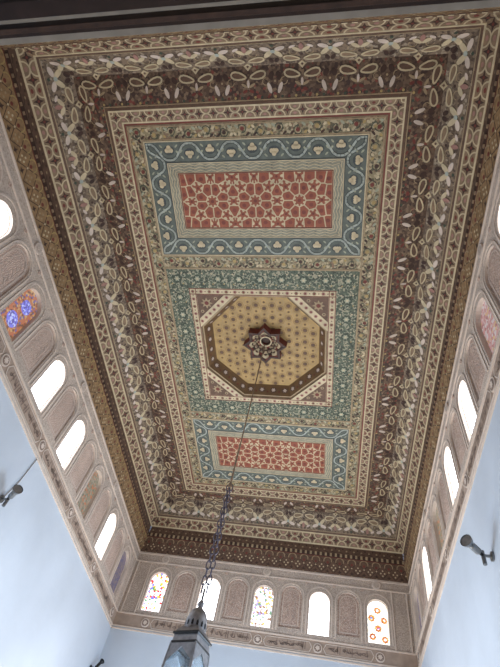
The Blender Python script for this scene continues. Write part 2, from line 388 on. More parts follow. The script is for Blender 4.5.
fk = [('stainA', 'stained glass window at the left of the far wall, red and yellow specks', None),
      clear('glaring white arched window on the far wall right behind the chain'),
      ('stainB', 'central stained window of the far wall with pale leafy pattern', None),
      clear('glaring white arched window on the far wall right of the central stained one'),
      ('stainW', 'stained window at the right of the far wall with orange flowers', 'flowers')]
fk = [(a, b, None if c == 'bar' else c) for a, b, c in fk]
fc = [CX+(i-2)*1.145-XL for i in range(5)]
stucco_wall('far', WALLS['far'], LW, wf((XL, YF), (XR, YF), (0,-1,0)), fc, 1.145, fk, [fc[0]-1.145]+fc+[fc[-1]+1.145], [fc[0], fc[2], fc[4]])
nk = [('stainDull', 'stained window %s on the near wall above the doorway' % s, None) for s in ('first from the left corner', 'second from the left corner', 'in the middle', 'second from the right corner', 'first from the right corner')]
stucco_wall('near', WALLS['near'], LW, wf((XL, YN), (XR, YN), (0,1,0)), fc, 1.145, nk, [fc[0]-1.145]+fc+[fc[-1]+1.145], [fc[2]])

# ------------------------------------------------------------------ painted wooden frieze and cornice (one trim per wall)
for k, sd in enumerate(SIDES):
    root = empty('trim_%d' % (k+2)); tag(root, 'painted wooden frieze and dentilled cornice along the %s wall' % sd, 'cornice', kind='structure')
    fr, L, wd, ol = side_frame(k, 0, ZA, .05, 6.20)
    p = Pat(fr, ol); p.rect(0, L, 0, wd, 'friezeg' if sd != 'far' else 'brown')
    line_c = 'ochre' if sd == 'left' else 'creamdim'
    p.rect(0, L, 0, .02, 'plaster', .004, .004)
    n = max(1, round(L/.26)); q = L/n
    for i in range(n+1):
        s0 = i*q
        p.line([(s0, wd*.12), (s0+q/2, wd*.5), (s0+q, wd*.12)], .012, 'dark', .002); p.line([(s0, wd*.88), (s0+q/2, wd*.5), (s0+q, wd*.88)], .012, 'dark', .002)
        p.arc((s0+q/2, wd*.78), q*.33, -.2, PI+.2, .020, line_c, .004, 8)
        for a, b in ((0,.075), (0,-.075), (.05,0), (-.05,0)):
            p.disc((s0+a*.8, wd*.42+b*.7), .017, 'cream' if (i % 2 or sd == 'far') else 'creamdim', .005, 7)
        p.star((s0+q/2, wd*.20), 4, .05, .02, 'dark', .003); p.disc((s0+q/2, wd*.70), .028, 'maroon', .003, 8)
        p.disc((s0+q/2, wd*.50), .016, 'cream', .006, 6); p.disc((s0+q/2, wd*.08), .014, 'creamdim', .005, 6)
    p.build('painted_frieze', root)
    # cornice: three steps, the middle one with dentils
    V = []
    fr, L, wd, ol = side_frame(k, .05, 6.20, .062, 6.30); p = Pat(fr, ol); p.rect(0, L, 0, wd, 'dark'); n = round(L/.11)
    p.rect(0, L, 0, .014, 'maroon', .004)
    for i in range(n+1): p.rect(i*L/n, i*L/n+.045, wd*.3, wd*(.95 if sd == 'far' else .6), 'creamdim' if sd == 'far' else 'tan', .016, .016)
    p.build('dentil_row', root)
    fr, L, wd, ol = side_frame(k, .062, 6.30, .05, 6.47); p = Pat(fr, ol)
    # the step leans back a little: use its own outline
    p.cl = None; p.rect(0, L, 0, wd, 'brown', 0); n = round(L/.16)
    for i in range(n): 
        p.disc(((i+.5)*L/n, wd*.45), .022, 'creamdim', .003, 6); p.disc((i*L/n, wd*.7), .02, 'dark', .003, 6); p.seg((i*L/n, wd*.1), ((i+.5)*L/n, wd*.3), .014, 'dark', .002)
    p.build('cornice_moulding', root)

# ------------------------------------------------------------------ the painted ceiling
ceil = empty('ceiling', (0, 0, 0)); tag(ceil, 'painted and carved wooden ceiling with palmette cove around a flat panelled field', 'ceiling', kind='structure')
ZF, ZG = 6.957, 7.0
def lattice(k, d0, z0, d1, z1, ground, linem, cellm, lw):
    fr, L, wd, ol = side_frame(k, d0, z0, d1, z1); p = Pat(fr, ol); p.rect(0, L, 0, wd, ground)
    n = round((L-wd)/wd) ; q = L/n; m_ = wd*.14; iw = wd-2*m_
    for i in range(-1, n+1):
        cs = (i+.5)*q
        for t0, a0 in ((m_, 0), (wd-m_, PI)):
            p.arc((i*q, t0), iw*.50, a0, a0+PI, lw, linem, .004, 9)
            p.disc((i*q, t0+(iw*.2 if a0 == 0 else -iw*.2)), iw*.17, 'pink' if i % 3 else 'maroon', .002, 7, ry=iw*.12)
        p.star((cs, wd/2), 4, iw*.43, iw*.15, cellm, .002)
        p.disc((cs, wd/2), iw*.10, 'maroon', .003, 6)
    for t in (m_*.55, wd-m_*.55): p.rect(0, L, t-lw*.7, t+lw*.7, linem, .006, .006)
    return p
for k, sd in enumerate(SIDES):
    lattice(k, .05, 6.47, .18, 6.69, 'tan', 'cream', 'dark', .019).build('outer_lattice_border', ceil)
    # cove, outer slope and inner soffit, sharing the crease
    dc, zc = .46, 7.03
    nmot = 13 if sd in ('left', 'right') else 7
    def leaf(p, a, b, c2, b2, r, m_, h, fill=None):
        """a closed drop-shaped leaf from (a,b) to (c2,b2)"""
        cx, cy = (a+c2)/2, (b+b2)/2; L2 = math.hypot(c2-a, b2-b)/2; th = math.atan2(b2-b, c2-a)
        if fill: p.disc((cx, cy), L2, fill, h-.002, 10, ry=r*.75, rot=th)
        pts = []
        for i in range(12):
            u = 2*PI*i/12; x = L2*math.cos(u); y = r*math.sin(u)*(1+.35*math.cos(u))
            pts.append((cx+math.cos(th)*x-math.sin(th)*y, cy+math.sin(th)*x+math.cos(th)*y))
        p.line(pts, .021, m_, h, True, side=.006)
    fr, L, wd, ol = side_frame(k, .18, 6.69, dc, zc); p = Pat(fr, ol); p.rect(0, L, 0, wd, 'coveout')
    p.rect(0, L, 0, .03, 'brown', .003); p.rect(0, L, .034, .046, 'creamdim', .004)
    Lc = L-2*(dc-.18); off = dc-.18; q = Lc/nmot
    for i in range(-1, nmot+1):
        s0 = off+(i+.5)*q
        for j in (-1, 1):
            leaf(p, s0+j*.03, wd-.095, s0+j*.23, wd-.13, .042, 'cream', .012, 'tan')
            p.disc((s0+j*.055, wd*.40), .065, 'cream', .010, 10, ry=.030, rot=-j*.6, side=.006)
            p.disc((s0+j*.11, wd*.28), .045, 'rose', .010, 10, ry=.02, rot=j*.5, side=.006)
            p.arc((s0+j*.10, wd*.5), .05, 0, PI*1.2, .012, 'creamdim', .008, 6)
        p.disc((s0, wd*.30), .03, 'pink', .010, 10, ry=.06, side=.006); p.disc((s0, wd*.62), .02, 'dark', .006, 8)
        s1 = s0+q/2                                 # pale flower between two motifs
        for j in (-1, 1):
            p.disc((s1+j*.06, wd*.52), .085, 'cream', .010, 10, ry=.036, rot=j*.9, side=.006)
            p.disc((s1+j*.09, wd*.32), .07, 'rose', .010, 10, ry=.034, rot=-j*.35, side=.006)
            p.disc((s1+j*.035, wd*.80), .03, 'dark', .006, 8, ry=.05, rot=j*.4)
        p.disc((s1, wd*.42), .03, 'blueline', .013, 8, side=.004); p.disc((s1, wd*.2), .022, 'greendark', .008, 8)
        # crease diamond, outer half
        p.poly([(s0-.055, wd), (s0, wd-.06), (s0+.055, wd)], 'cream', .012, .01); p.poly([(s0-.028, wd), (s0, wd-.03), (s0+.028, wd)], 'brown', .014)
    p.build('outer_palmette_cove', ceil)
    fr, L, wd, ol = side_frame(k, dc, zc, .9024, ZF); p = Pat(fr, ol); p.rect(0, L, 0, wd, 'covein'); q = L/nmot
    for i in range(-1, nmot+1):
        s0 = (i+.5)*q
        for j in (-1, 1):
            leaf(p, s0+j*.03, .135, s0+j*.23, .095, .042, 'cream', .012, 'brown')
            p.disc((s0+j*.05, .23), .05, 'creamdim', .008, 9, ry=.017, rot=-j*.5, side=.004)
            p.disc((s0+j*.045, .30), .035, 'maroon', .006, 8, ry=.02, rot=j*.4)
        p.disc((s0, .21), .018, 'rose', .008, 8, ry=.05, side=.004)
        p.poly([(s0-.055, 0), (s0, .06), (s0+.055, 0)], 'cream', .012, .01); p.poly([(s0-.028, 0), (s0, .03), (s0+.028, 0)], 'brown', .014)
        s1 = s0+q/2
        for j in (-1, 1):
            p.disc((s1+j*.07, .27), .026, 'rose', .009, 10, ry=.07, rot=j*.35, side=.005)
            p.disc((s1+j*.05, .12), .035, 'dark', .006, 9, ry=.05, rot=-j*.5)
            p.arc((s1+j*.12, .19), .045, 0, PI*1.5, .010, 'creamdim', .006, 7)
        p.disc((s1, .19), .035, 'brown', .008, 9, side=.004); p.disc((s1, .19), .015, 'creamdim', .01, 7)
    p.rect(0, L, wd-.05, wd-.036, 'creamdim', .005); p.rect(0, L, wd-.03, wd, 'brown', .006, .006)
    n = round(L/.09)
    for i in range(n): p.disc(((i+.5)*L/n, wd-.075), .018, ('maroon', 'ochre', 'greendark')[i % 3], .004, 7)
    p.build('inner_palmette_cove', ceil)
    lattice(k, .9024, ZF, 1.0926, ZG, 'tan', 'cream', 'dark', .015).build('inner_lattice_border', ceil)
    fr, L, wd, ol = side_frame(k, 1.0926, ZG, 1.13, ZG); p = Pat(fr, ol); p.rect(0, L, 0, wd, 'redline'); p.rect(0, L, wd*.6, wd, 'tan', .003); p.build('scarlet_line', ceil)

DN = Vector((0, 0, -1)); XV, YV = Vector((1, 0, 0)), Vector((0, 1, 0))
def flat(x, y, z=ZG): return (Vector((x, y, z+Z0)), XV, YV, DN)
BX0, BX1 = XL+1.3379, XR-1.3379
BY = [1.302, 3.094, 3.335, 6.56, 6.75, 8.585]
def scroll_band(p, L, wd, ground):
    """leafy scroll running along a narrow border"""
    p.rect(0, L, 0, wd, ground)
    n = max(2, round(L/.26)); q = L/n; rnd = random.Random(int(L*100))
    for i in range(-1, n+1):
        s0 = (i+.5)*q; up = 1 if i % 2 else -1; c = (s0, wd/2+up*wd*.10)
        p.arc(c, wd*.27, 0 if up > 0 else PI, PI*1.55 if up > 0 else PI*2.55, .012, 'greendark', .003, 9)
        p.disc(c, .030, ('maroon', 'ochre', 'dark')[i % 3], .004, 8)
        for j in (-1, 1):
            p.disc((s0+j*q*.30, wd*(.5-.25*up*j)), .036, ('greendark', 'dark', 'ochre', 'greenline')[(i*2+j) % 4], .004, 8, ry=.017, rot=j*up*.7)
            p.disc((s0+j*q*.40, wd*(.5+.22*up*j)), .028, ('cream', 'ochre', 'cream')[(i+j) % 3], .005, 8, ry=.018, rot=-j*.8)
    for t in (.014, wd-.014): p.rect(0, L, t-.008, t+.008, 'creamdim', .006, .006)
for k in range(4):
    fr, L, wd, ol = side_frame(k, 1.13, ZG, 1.3379, ZG); p = Pat(fr, ol); scroll_band(p, L, wd, 'floral')
    p.build('floral_border', ceil)
for a, b in ((BY[1], BY[2]), (BY[3], BY[4])):
    p = Pat(flat(BX0, a), [(0,0), (BX1-BX0, 0), (BX1-BX0, b-a), (0, b-a)]); scroll_band(p, BX1-BX0, b-a, 'floral'); p.build('floral_border', ceil)
def vine(p, L, wd):
    p.rect(0, L, 0, wd, 'blue')
    s0 = wd*.2; n = max(1, round((L-2*s0)/.62)); q = (L-2*s0)/n; A = wd*.37
    pts = [(s0+i*q/12, wd/2-A*math.cos(2*PI*i/12)*(1.22-.22*math.cos(2*PI*i/6))) for i in range(-2, n*12+3)]
    p.line(pts, .050, 'bluedark', .002); p.line(pts, .030, 'blueline', .004)
    for i in range(0, n+1):
        for h, up in ((0, 1), (.5, -1)):
            if (i == n and h) or (h == 0 and i in (0, n)): continue
            c = (s0+(i+h)*q+(.10 if i == 0 and h == 0 else (-.10 if i == n else 0)), wd/2+up*wd*.07)
            p.disc(c, .085, 'bluedark', .001, 10, ry=.07)
            for dx, dy in ((-.032, 0), (.032, 0), (0, .04)): p.disc((c[0]+dx, c[1]+up*dy), .034, 'cream', .005, 8)
            p.seg((c[0], c[1]-up*.03), (c[0], c[1]+up*.01), .02, 'cream', .006)
            for dx in (-.13, .13): p.disc((c[0]+dx, wd/2-up*wd*.02), .035, 'greenline', .003, 8, ry=.017, rot=dx*6); p.disc((c[0]+dx*.9, wd/2+up*wd*.26), .03, 'greenline', .003, 8, ry=.013, rot=-dx*6)
def blue_panel(y0, y1):
    L0, H0 = BX1-BX0, y1-y0; wv = .315; wz = .155
    root = Pat(flat(BX0, y0)); root.rect(wv+wz, L0-wv-wz, wv+wz, H0-wv-wz, 'cream')
    W, H = L0-2*(wv+wz), H0-2*(wv+wz); ox, oy = wv+wz, wv+wz
    # girih: cells around three rosettes, parted by cream strapwork
    pts = []; 
    for i in (-1, 0, 1):
        c = (W/2+i*W*.29, H/2); pts.append((c, 's8'))
        for j in range(8): pts.append(((c[0]+.178*math.cos(PI/8+j*PI/4), c[1]+.178*math.sin(PI/8+j*PI/4)), 'h'))
        for sx in (-1, 1):
            for sy in (-1, 1): pts.append(((c[0]+sx*.205, c[1]+sy*.205), 's5'))
        for sy in (-1, 1): pts.append(((c[0], c[1]+sy*H*.43), 's5')); 
        for sy in (-1, 1):
            for sx in (-1, 1): pts.append(((c[0]+sx*.13, c[1]+sy*H*.42), 'h'))
    for i in (-1.5, -.5, .5, 1.5):
        x = W/2+i*W*.29; 
        pts.append(((x, H/2), 's5'))
        for sy in (-1, 1): pts.append(((x, H/2+sy*.135), 'h')); pts.append(((x, H/2+sy*H*.42), 's5' if abs(i) < 1 else 'h'))
    for sx in (0, 1):
        for y in (.1, .36, .64, .9): pts.append(((W*sx+(.05 if sx == 0 else -.05), H*y), 'h'))
    rc = [(0,0), (W,0), (W,H), (0,H)]
    for i, (c, kind) in enumerate(pts):
        if not (0 < c[0] < W): continue
        cell = list(rc)
        for j, (d, _) in enumerate(pts):
            if i == j: continue
            mx, my = (c[0]+d[0])/2, (c[1]+d[1])/2; nx, ny = d[0]-c[0], d[1]-c[1]; l = math.hypot(nx, ny)
            if l > .8 or l < 1e-4: continue
            nx /= l; ny /= l; g = .009
            out = []
            f = lambda a: (a[0]-mx)*nx+(a[1]-my)*ny+g
            for u in range(len(cell)):
                A, B = cell[u], cell[(u+1) % len(cell)]; fa, fb = f(A), f(B)
                if fa <= 0: out.append(A)
                if (fa <= 0) != (fb <= 0): t = fa/(fa-fb); out.append((A[0]+(B[0]-A[0])*t, A[1]+(B[1]-A[1])*t))
            cell = out
            if len(cell) < 3: break
        if len(cell) < 3: continue
        cell = [(min(max(a, .012), W-.012)+ox, min(max(b, .012), H-.012)+oy) for a, b in cell]
        cc = (c[0]+ox, c[1]+oy)
        if kind == 'h':
            root.poly(cell, 'red', .003); root.disc((sum(a for a, b in cell)/len(cell), sum(b for a, b in cell)/len(cell)), .032, 'redcell', .004, 8)
        else:
            root.poly(cell, 'red', .003)
            nn = len(cell)
            for u in range(nn):                    # small star inside, pinched by cream wedges
                A, B = cell[u], cell[(u+1) % nn]; mx, my = (A[0]+B[0])/2, (A[1]+B[1])/2
                kx = .45 if kind != 's8' else .3; root.poly([A, B, (mx+(cc[0]-mx)*kx, my+(cc[1]-my)*kx)], 'cream', .0045) if nn > 4 else None
                root.poly([A, ((A[0]+mx)/2, (A[1]+my)/2), cc], 'red', .005); root.poly([A, cc, ((A[0]+cell[u-1][0]*.5+A[0]*.5)/2, (A[1]+cell[u-1][1]*.5+A[1]*.5)/2)], 'red', .005)
            root.disc(cc, .028 if kind == 's8' else .02, 'maroon', .006, 8)
    root.line([(ox, oy), (ox+W, oy), (ox+W, oy+H), (ox, oy+H)], .014, 'maroon', .008, True, .004)
    field = root.build('red_star_panel', None)
    # basket weave frame
    for s_ in range(4):
        a = [(wv, wv), (L0-wv, wv), (L0-wv, H0-wv), (wv, H0-wv)][s_]; e = [XV, YV, -XV, -YV][s_]; cc = [YV, -XV, -YV, XV][s_]
        L = (L0 if s_ % 2 == 0 else H0)-2*wv
        p = Pat((Vector((BX0+a[0], y0+a[1], ZG+Z0)), e, cc, DN), [(0,0), (L,0), (L-wz, wz), (wz, wz)]); p.rect(0, L, 0, wz, 'basket')
        n = round(L/.085)
        for r in range(3):
            t = wz*(.22+.28*r)
            p.line([(i*L/n, t+(.013 if i % 2 else -.013)) for i in range(n+1)], .011, 'cream', .004)
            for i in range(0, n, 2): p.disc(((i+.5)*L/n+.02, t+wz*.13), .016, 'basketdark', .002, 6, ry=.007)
        p.rect(0, L, 0, .012, 'cream', .006, .006); p.rect(0, L, wz-.014, wz, 'cream', .006, .006)
        p.build('basket_weave_border', ceil)
        a = [(0, 0), (L0, 0), (L0, H0), (0, H0)][s_]; L = (L0 if s_ % 2 == 0 else H0)
        p = Pat((Vector((BX0+a[0], y0+a[1], ZG+Z0)), e, cc, DN), [(0,0), (L,0), (L-wv, wv), (wv, wv)]); vine(p, L, wv)
        p.rect(0, L, 0, .016, 'cream', .007, .007); p.rect(0, L, wv-.012, wv, 'bluedark', .006, .006)
        p.build('vine_border', ceil)
    field.parent = ceil; return field
blue_panel(BY[0], BY[1]); blue_panel(BY[4], BY[5])

# green field with the square and octagon
SX, SY, SH = CX, 4.955, 1.255
p = Pat(flat(BX0, BY[2])); L0, H0 = BX1-BX0, BY[3]-BY[2]; qx0, qx1 = SX-SH-BX0, SX+SH-BX0; qy0, qy1 = SY-SH-BY[2], SY+SH-BY[2]
for r in ((0, L0, 0, qy0), (0, L0, qy1, H0), (0, qx0, qy0, qy1), (qx1, L0, qy0, qy1)):
    p.rect(*r, 'green')
    hor = r[1]-r[0] > 3; L = r[1]-r[0] if hor else r[3]-r[2]; n = round(L/.36)
    for i in range(n):
        s = (i+.5)*L/n; c = (r[0]+s, (r[2]+r[3])/2) if hor else ((r[0]+r[1])/2, r[2]+s)
        p.disc(c, .075, 'greendark', .002, 10); p.star(c, 6, .058, .036, 'greenline', .005); p.disc(c, .022, 'cream', .007, 8)
        for j in range(6):
            a = j*PI/3+.5; d = (c[0]+.14*math.cos(a), c[1]+.12*math.sin(a)); p.arc(d, .032, a, a+4.2, .009, 'greenline', .003, 6)
        for a in (.9, 2.2, 4, 5.3): p.disc((c[0]+.16*math.cos(a), c[1]+.12*math.sin(a)), .014, 'ochre' if a < 3 else 'cream', .004, 6)
p.line([(0,0), (L0,0), (L0,H0), (0,H0)], .016, 'creamdim', .006, True, .006)
p.build('green_floral_field', ceil)
# square cream frame with corner diagonals; the octagon opening is inside
FWd = .125; inner = SH-FWd
OCT = inner                                        # apothem of the opening
tq = OCT*math.tan(PI/8)
p = Pat(flat(SX, SY))
for s_ in range(4):
    ca, sa = math.cos(s_*PI/2), math.sin(s_*PI/2); R_ = lambda a, b: (ca*a-sa*b, sa*a+ca*b)
    p.poly([R_(-SH, -SH), R_(SH, -SH), R_(inner, -inner), R_(-inner, -inner)], 'cream', 0)
    for i in range(16):
        x = -SH+FWd/2+(2*SH-FWd)*i/16; p.disc(R_(x, -SH+FWd/2), .034, 'pink' if i % 2 else 'tan', .003, 6); p.disc(R_(x, -SH+FWd/2), .018, 'maroon', .005, 6)
        if i < 16: x += (2*SH-FWd)/32; p.disc(R_(x, -SH+FWd/2), .013, 'brown', .004, 5)
    for b in (-SH+.01, -inner-.01): p.seg(R_(-SH, b), R_(SH, b), .012, 'maroon', .005, .005)
    # corner triangle and the diagonal arm
    A, B, Cc = R_(-inner, -inner), R_(-tq, -inner), R_(-inner, -tq)
    p.poly([A, B, Cc], 'brown', 0)
    bx, by = R_(-1, -1); nl = math.sqrt(2); nx, ny = bx/nl, by/nl
    off = FWd
    p.poly([B, Cc, (Cc[0]+nx*0+R_(0,-1)[0]*off*nl*1, Cc[1]+R_(0,-1)[1]*off*nl), (B[0]+R_(-1,0)[0]*off*nl, B[1]+R_(-1,0)[1]*off*nl)], 'cream', .006, .006)
    M1 = ((B[0]+Cc[0])/2, (B[1]+Cc[1])/2)
    for i in range(-3, 4):
        tx, ty = (B[0]-Cc[0]), (B[1]-Cc[1]); l = math.hypot(tx, ty); q = (M1[0]+nx*off*.5+tx/l*i*.115, M1[1]+ny*off*.5+ty/l*i*.115)
        p.disc(q, .034, 'pink', .009, 6); p.disc(q, .018, 'maroon', .011, 6)
    q = (A[0]-nx*.23, A[1]-ny*.23)
    p.star(q, 8, .11, .06, 'creamdim', .004); p.disc(q, .04, 'maroon', .006, 8)
    for a, b in ((.33, .07), (.07, .33)):
        d = R_(-inner+a, -inner+b); p.disc(d, .035, 'creamdim', .004, 6); p.disc(d, .015, 'dark', .005, 6)
p.build('square_strapwork_frame', ceil)
# octagonal recess: carved sloping sides and a gilt octagon
def octo(R): return [(R/math.cos(PI/8)*math.cos(PI/8+i*PI/4), R/math.cos(PI/8)*math.sin(PI/8+i*PI/4)) for i in range(8)]
levels = [(OCT, 7.0, 'tan'), (OCT-.015, 7.04, 'creamdim'), (OCT-.04, 7.04, 'golddark'), (.985, 7.24, None)]
for s_ in range(8):
    a0 = PI/8+s_*PI/4; a1 = a0+PI/4
    for j in range(3):
        R0, h0, m0 = levels[j]; R1, h1, _ = levels[j+1]
        P0 = [Vector((SX+R/math.cos(PI/8)*math.cos(a), SY+R/math.cos(PI/8)*math.sin(a), h+Z0)) for R, h, a in ((R0,h0,a0), (R0,h0,a1), (R1,h1,a1), (R1,h1,a0))]
        e = (P0[1]-P0[0]); L = e.length; e.normalize(); c = ((P0[2]+P0[3])/2-(P0[0]+P0[1])/2); wd = c.length; c.normalize(); n = e.cross(c)
        if n.dot(Vector((SX, SY, Z0))-P0[0]) < 0: n = -n
        kk = (L-(P0[2]-P0[3]).length)/2/wd
        if j == 0: q = Pat((P0[0], e, c, n), [(0,0), (L,0), (L-kk*wd, wd), (kk*wd, wd)])
        else: q2 = Pat((P0[0], e, c, n), [(0,0), (L,0), (L-kk*wd, wd), (kk*wd, wd)])
        t = q if j == 0 else q2
        t.rect(0, L, 0, wd, m0)
        if j == 2:
            for i in range(4):
                s = L*(i+.5)/4; t.disc((s, wd*.5), .07, 'brown', .004, 8, ry=.055); t.star((s, wd*.5), 6, .045, .025, 'rose', .006)
                t.disc((s+L/8, wd*.35), .02, 'maroon', .004, 6)
            t.rect(0, L, wd-.03, wd, 'golddark', .005, .005)
        if j: 
            k0 = len(q.V); q.V += t.V
            for f, im in zip(t.F, t.I): q.F.append(tuple(k0+i for i in f)); q.I.append(q.mi(t.mats[im]))
    q.build('carved_recess_side', ceil)
p = Pat(flat(SX, SY, 7.24), octo(.985)); oo, oi = octo(.985), octo(.22)
for i in range(8): p.poly([oi[i], oo[i], oo[(i+1) % 8], oi[(i+1) % 8]], 'gold', 0)
for i in range(-9, 10):
    for j in range(-9, 10):
        c = (i*.145, j*.125+(.0625 if i % 2 else 0))
        if math.hypot(*c) < .26 or max(abs(c[0]), abs(c[1]), (abs(c[0])+abs(c[1]))/1.414) > .95: continue
        p.ring(c, .066, .007, 'creamdim' if (i+j) % 2 else 'golddark', .002, 8)
        if (i+j) % 2 == 0: p.star(c, 8, .050, .038, 'golddark', .003); p.disc(c, .030, 'brown', .005, 6)
        else: p.disc(c, .024, 'golddark', .003, 6)
gcenter = p.build('gilded_octagon', ceil)

# star-shaped rosette hung in the middle of the gilt octagon
rose = empty('ceiling_rosette', (SX, SY-.045, 7.225+Z0)); tag(rose, 'dark eight-pointed carved rosette at the centre of the gilded octagon', 'ceiling rosette')
def local(parent, name, V, F, I, mats, smooth=False): return obj(name, V, F, I, mats, parent, smooth)
def starpts(R, r, n=8, rot=0): return [((R if i % 2 == 0 else r)*math.cos(rot+PI*i/n), (R if i % 2 == 0 else r)*math.sin(rot+PI*i/n)) for i in range(2*n)]
so, si_ = starpts(.40, .29), starpts(.34, .25)
V = [(a, b, -.15) for a, b in so]+[(a, b, .015) for a, b in so]+[(a, b, -.15) for a, b in si_]+[(a, b, -.10) for a, b in si_]; F = []; I = []
for i in range(16):
    j = (i+1) % 16; F += [(i, j, 16+j, 16+i), (i, 32+i, 32+j, j), (32+i, 48+i, 48+j, 32+j)]; I += [0, 1, 0]
local(rose, 'star_rim', V, F, I, ['maroon', 'dark'])
V = []; F = []; I = []
tiers = [(.34, .25, .0), (.28, .235, .02), (.25, .20, .07), (.20, .16, .09), (.165, .14, .13), (.12, .10, .15), (.085, .08, .21)]
tm = [2, 0, 1, 2, 0, 1]
# the bowl is carved upward into the thickness of the boss, which hangs below the gilt panel
for R, r, h in tiers: V += [(a, b, h-.14) for a, b in starpts(R, r, rot=0)]
for t in range(len(tiers)-1):
    for i in range(16):
        j = (i+1) % 16; F.append((t*16+i, t*16+j, t*16+16+j, t*16+16+i)); I.append([0, 1, 0, 2, 0, 1][t] if (i//2) % 2 == 0 else [1, 0, 2, 0, 1, 0][t])
F.append(tuple(range(6*16, 7*16))); I.append(0)
k0 = len(V)
V += [(a, b, -.14) for a, b in starpts(.36, .265)]+[(a, b, .01) for a, b in starpts(.36, .265)]+[(a, b, -.14) for a, b in starpts(.34, .25)]
for i in range(16):
    j = (i+1) % 16; F += [(k0+i, k0+j, k0+16+j, k0+16+i), (k0+i, k0+32+i, k0+32+j, k0+j)]; I += [1, 0]
local(rose, 'muqarnas_bowl', V, F, I, ['dark', 'maroon', 'brown'])
V = []; F = []
def ball(V, F, c, r, n=6):
    k = len(V); V.append((c[0], c[1], c[2]-r)); V.append((c[0], c[1], c[2]+r))
    for i in range(n): V.append((c[0]+r*math.cos(2*PI*i/n), c[1]+r*math.sin(2*PI*i/n), c[2]))
    for i in range(n): j = (i+1) % n; F += [(k, k+2+j, k+2+i), (k+1, k+2+i, k+2+j)]
for ring_, (R, h, n) in enumerate([(.255, -.135, 16), (.20, -.085, 16), (.14, -.03, 10)]):
    for i in range(n):
        a = 2*PI*(i+.5*(ring_ % 2))/n
        V2 = len(V)
        for s in range(5):                          # little pale petals standing on the tiers
            b = a+(s-2)*.03/R; rr = R+(.022 if s in (1, 3) else (.034 if s == 2 else 0)); V.append((rr*math.cos(b), rr*math.sin(b), h)); V.append((rr*math.cos(b)*.86, rr*math.sin(b)*.86, h+.035))
        for s in range(4): F.append((V2+2*s, V2+2*s+2, V2+2*s+3, V2+2*s+1))
local(rose, 'pale_petals', V, F, [0]*len(F), ['cream'])
V = []; F = []
for i in range(20):
    a = 2*PI*i/20
    for R, h in ((.112, .0), (.092, .0), (.092, .03), (.112, .03)): V.append((R*math.cos(a), R*math.sin(a), h))
for i in range(20):
    j = (i+1) % 20
    for s in range(4): F.append((i*4+s, j*4+s, j*4+(s+1) % 4, i*4+(s+1) % 4))
local(rose, 'centre_ring', V, F, [0]*len(F), ['cream'])

# roof deck that closes the box above the painted boards
tag(box('ceiling_deck', (XL-T, YN-.6, 7.45+Z0), (XR+T, YF+T, 7.6+Z0), 'wood'), 'timber deck above the painted ceiling', 'ceiling', kind='structure')

# ------------------------------------------------------------------ lathe and tube helpers
def tube(V, F, path, r, n=8, cap=True):
    k = len(V); m_ = len(path)
    rs = r if isinstance(r, (list, tuple)) else [r]*m_
    up = Vector((0, 0, 1))
    for i, pt in enumerate(path):
        a = Vector(path[max(i-1, 0)]); b = Vector(path[min(i+1, m_-1)]); t = (b-a).normalized()
        u = t.cross(up if abs(t.z) < .95 else Vector((1, 0, 0))).normalized(); v_ = t.cross(u)
        for j in range(n): V.append(tuple(Vector(pt)+(u*math.cos(2*PI*j/n)+v_*math.sin(2*PI*j/n))*rs[i]))
    for i in range(m_-1):
        for j in range(n): jj = (j+1) % n; F.append((k+i*n+j, k+i*n+jj, k+(i+1)*n+jj, k+(i+1)*n+j))
    if cap: F.append(tuple(k+j for j in range(n))); F.append(tuple(k+(m_-1)*n+j for j in range(n)))

# ------------------------------------------------------------------ lantern on its long chain
LX, LY = -1.245, 4.97
lan = empty('hanging_lantern', (LX, LY, 1.35+Z0), math.radians(-20))
tag(lan, 'square grey metal lantern with glass sides hanging on a long chain', 'lantern')
def lo(z): return z-1.35
# long rod from the rosette
V = []; F = []; tube(V, F, [(0, 0, lo(7.2)), (.01, 0, lo(6)), (0, 0, lo(3.95))], .009, 6); tube(V, F, [(0, 0, lo(3.98)), (0, 0, lo(3.93))], .026, 8)
for zz in [3.98+.075*i for i in range(10)]: tube(V, F, [(0, 0, lo(zz)), (0, 0, lo(zz+.03))], .018, 6)
local(lan, 'suspension_rod', V, F, [0]*len(F), ['tan'])
V = []; F = []
def link(c, ax, rot, h=.055, wv=.024, r=.0075):
    pts = []
    for i in range(12):
        a = 2*PI*i/12; x = wv*math.cos(a); z = h*math.sin(a)+(.0)
        pts.append((c[0]+x*math.cos(rot), c[1]+x*math.sin(rot), c[2]+z))
    k = len(V); n = 5
    for i in range(12):
        a = Vector(pts[i-1]); b = Vector(pts[(i+1) % 12]); t = (b-a).normalized(); u = Vector((-math.sin(rot), math.cos(rot), 0)); v_ = t.cross(u)
        for j in range(n): V.append(tuple(Vector(pts[i])+(u*math.cos(2*PI*j/n)+v_*math.sin(2*PI*j/n))*r))
    for i in range(12):
        for j in range(n): ii = (i+1) % 12; jj = (j+1) % n; F.append((k+i*n+j, k+i*n+jj, k+ii*n+jj, k+ii*n+j))
z = 3.93; i = 0
while z > 2.55:
    for sx in (-.024, .024):
        link((sx*(1+.3*math.sin(z*3)), 0, lo(z)), 0, (PI/2 if i % 2 else 0)+.5)
    z -= .088; i += 1
local(lan, 'double_chain', V, F, [0]*len(F), ['chain'], True)
def sq(h, z): return [(-h, -h, z), (h, -h, z), (h, h, z), (-h, h, z)]
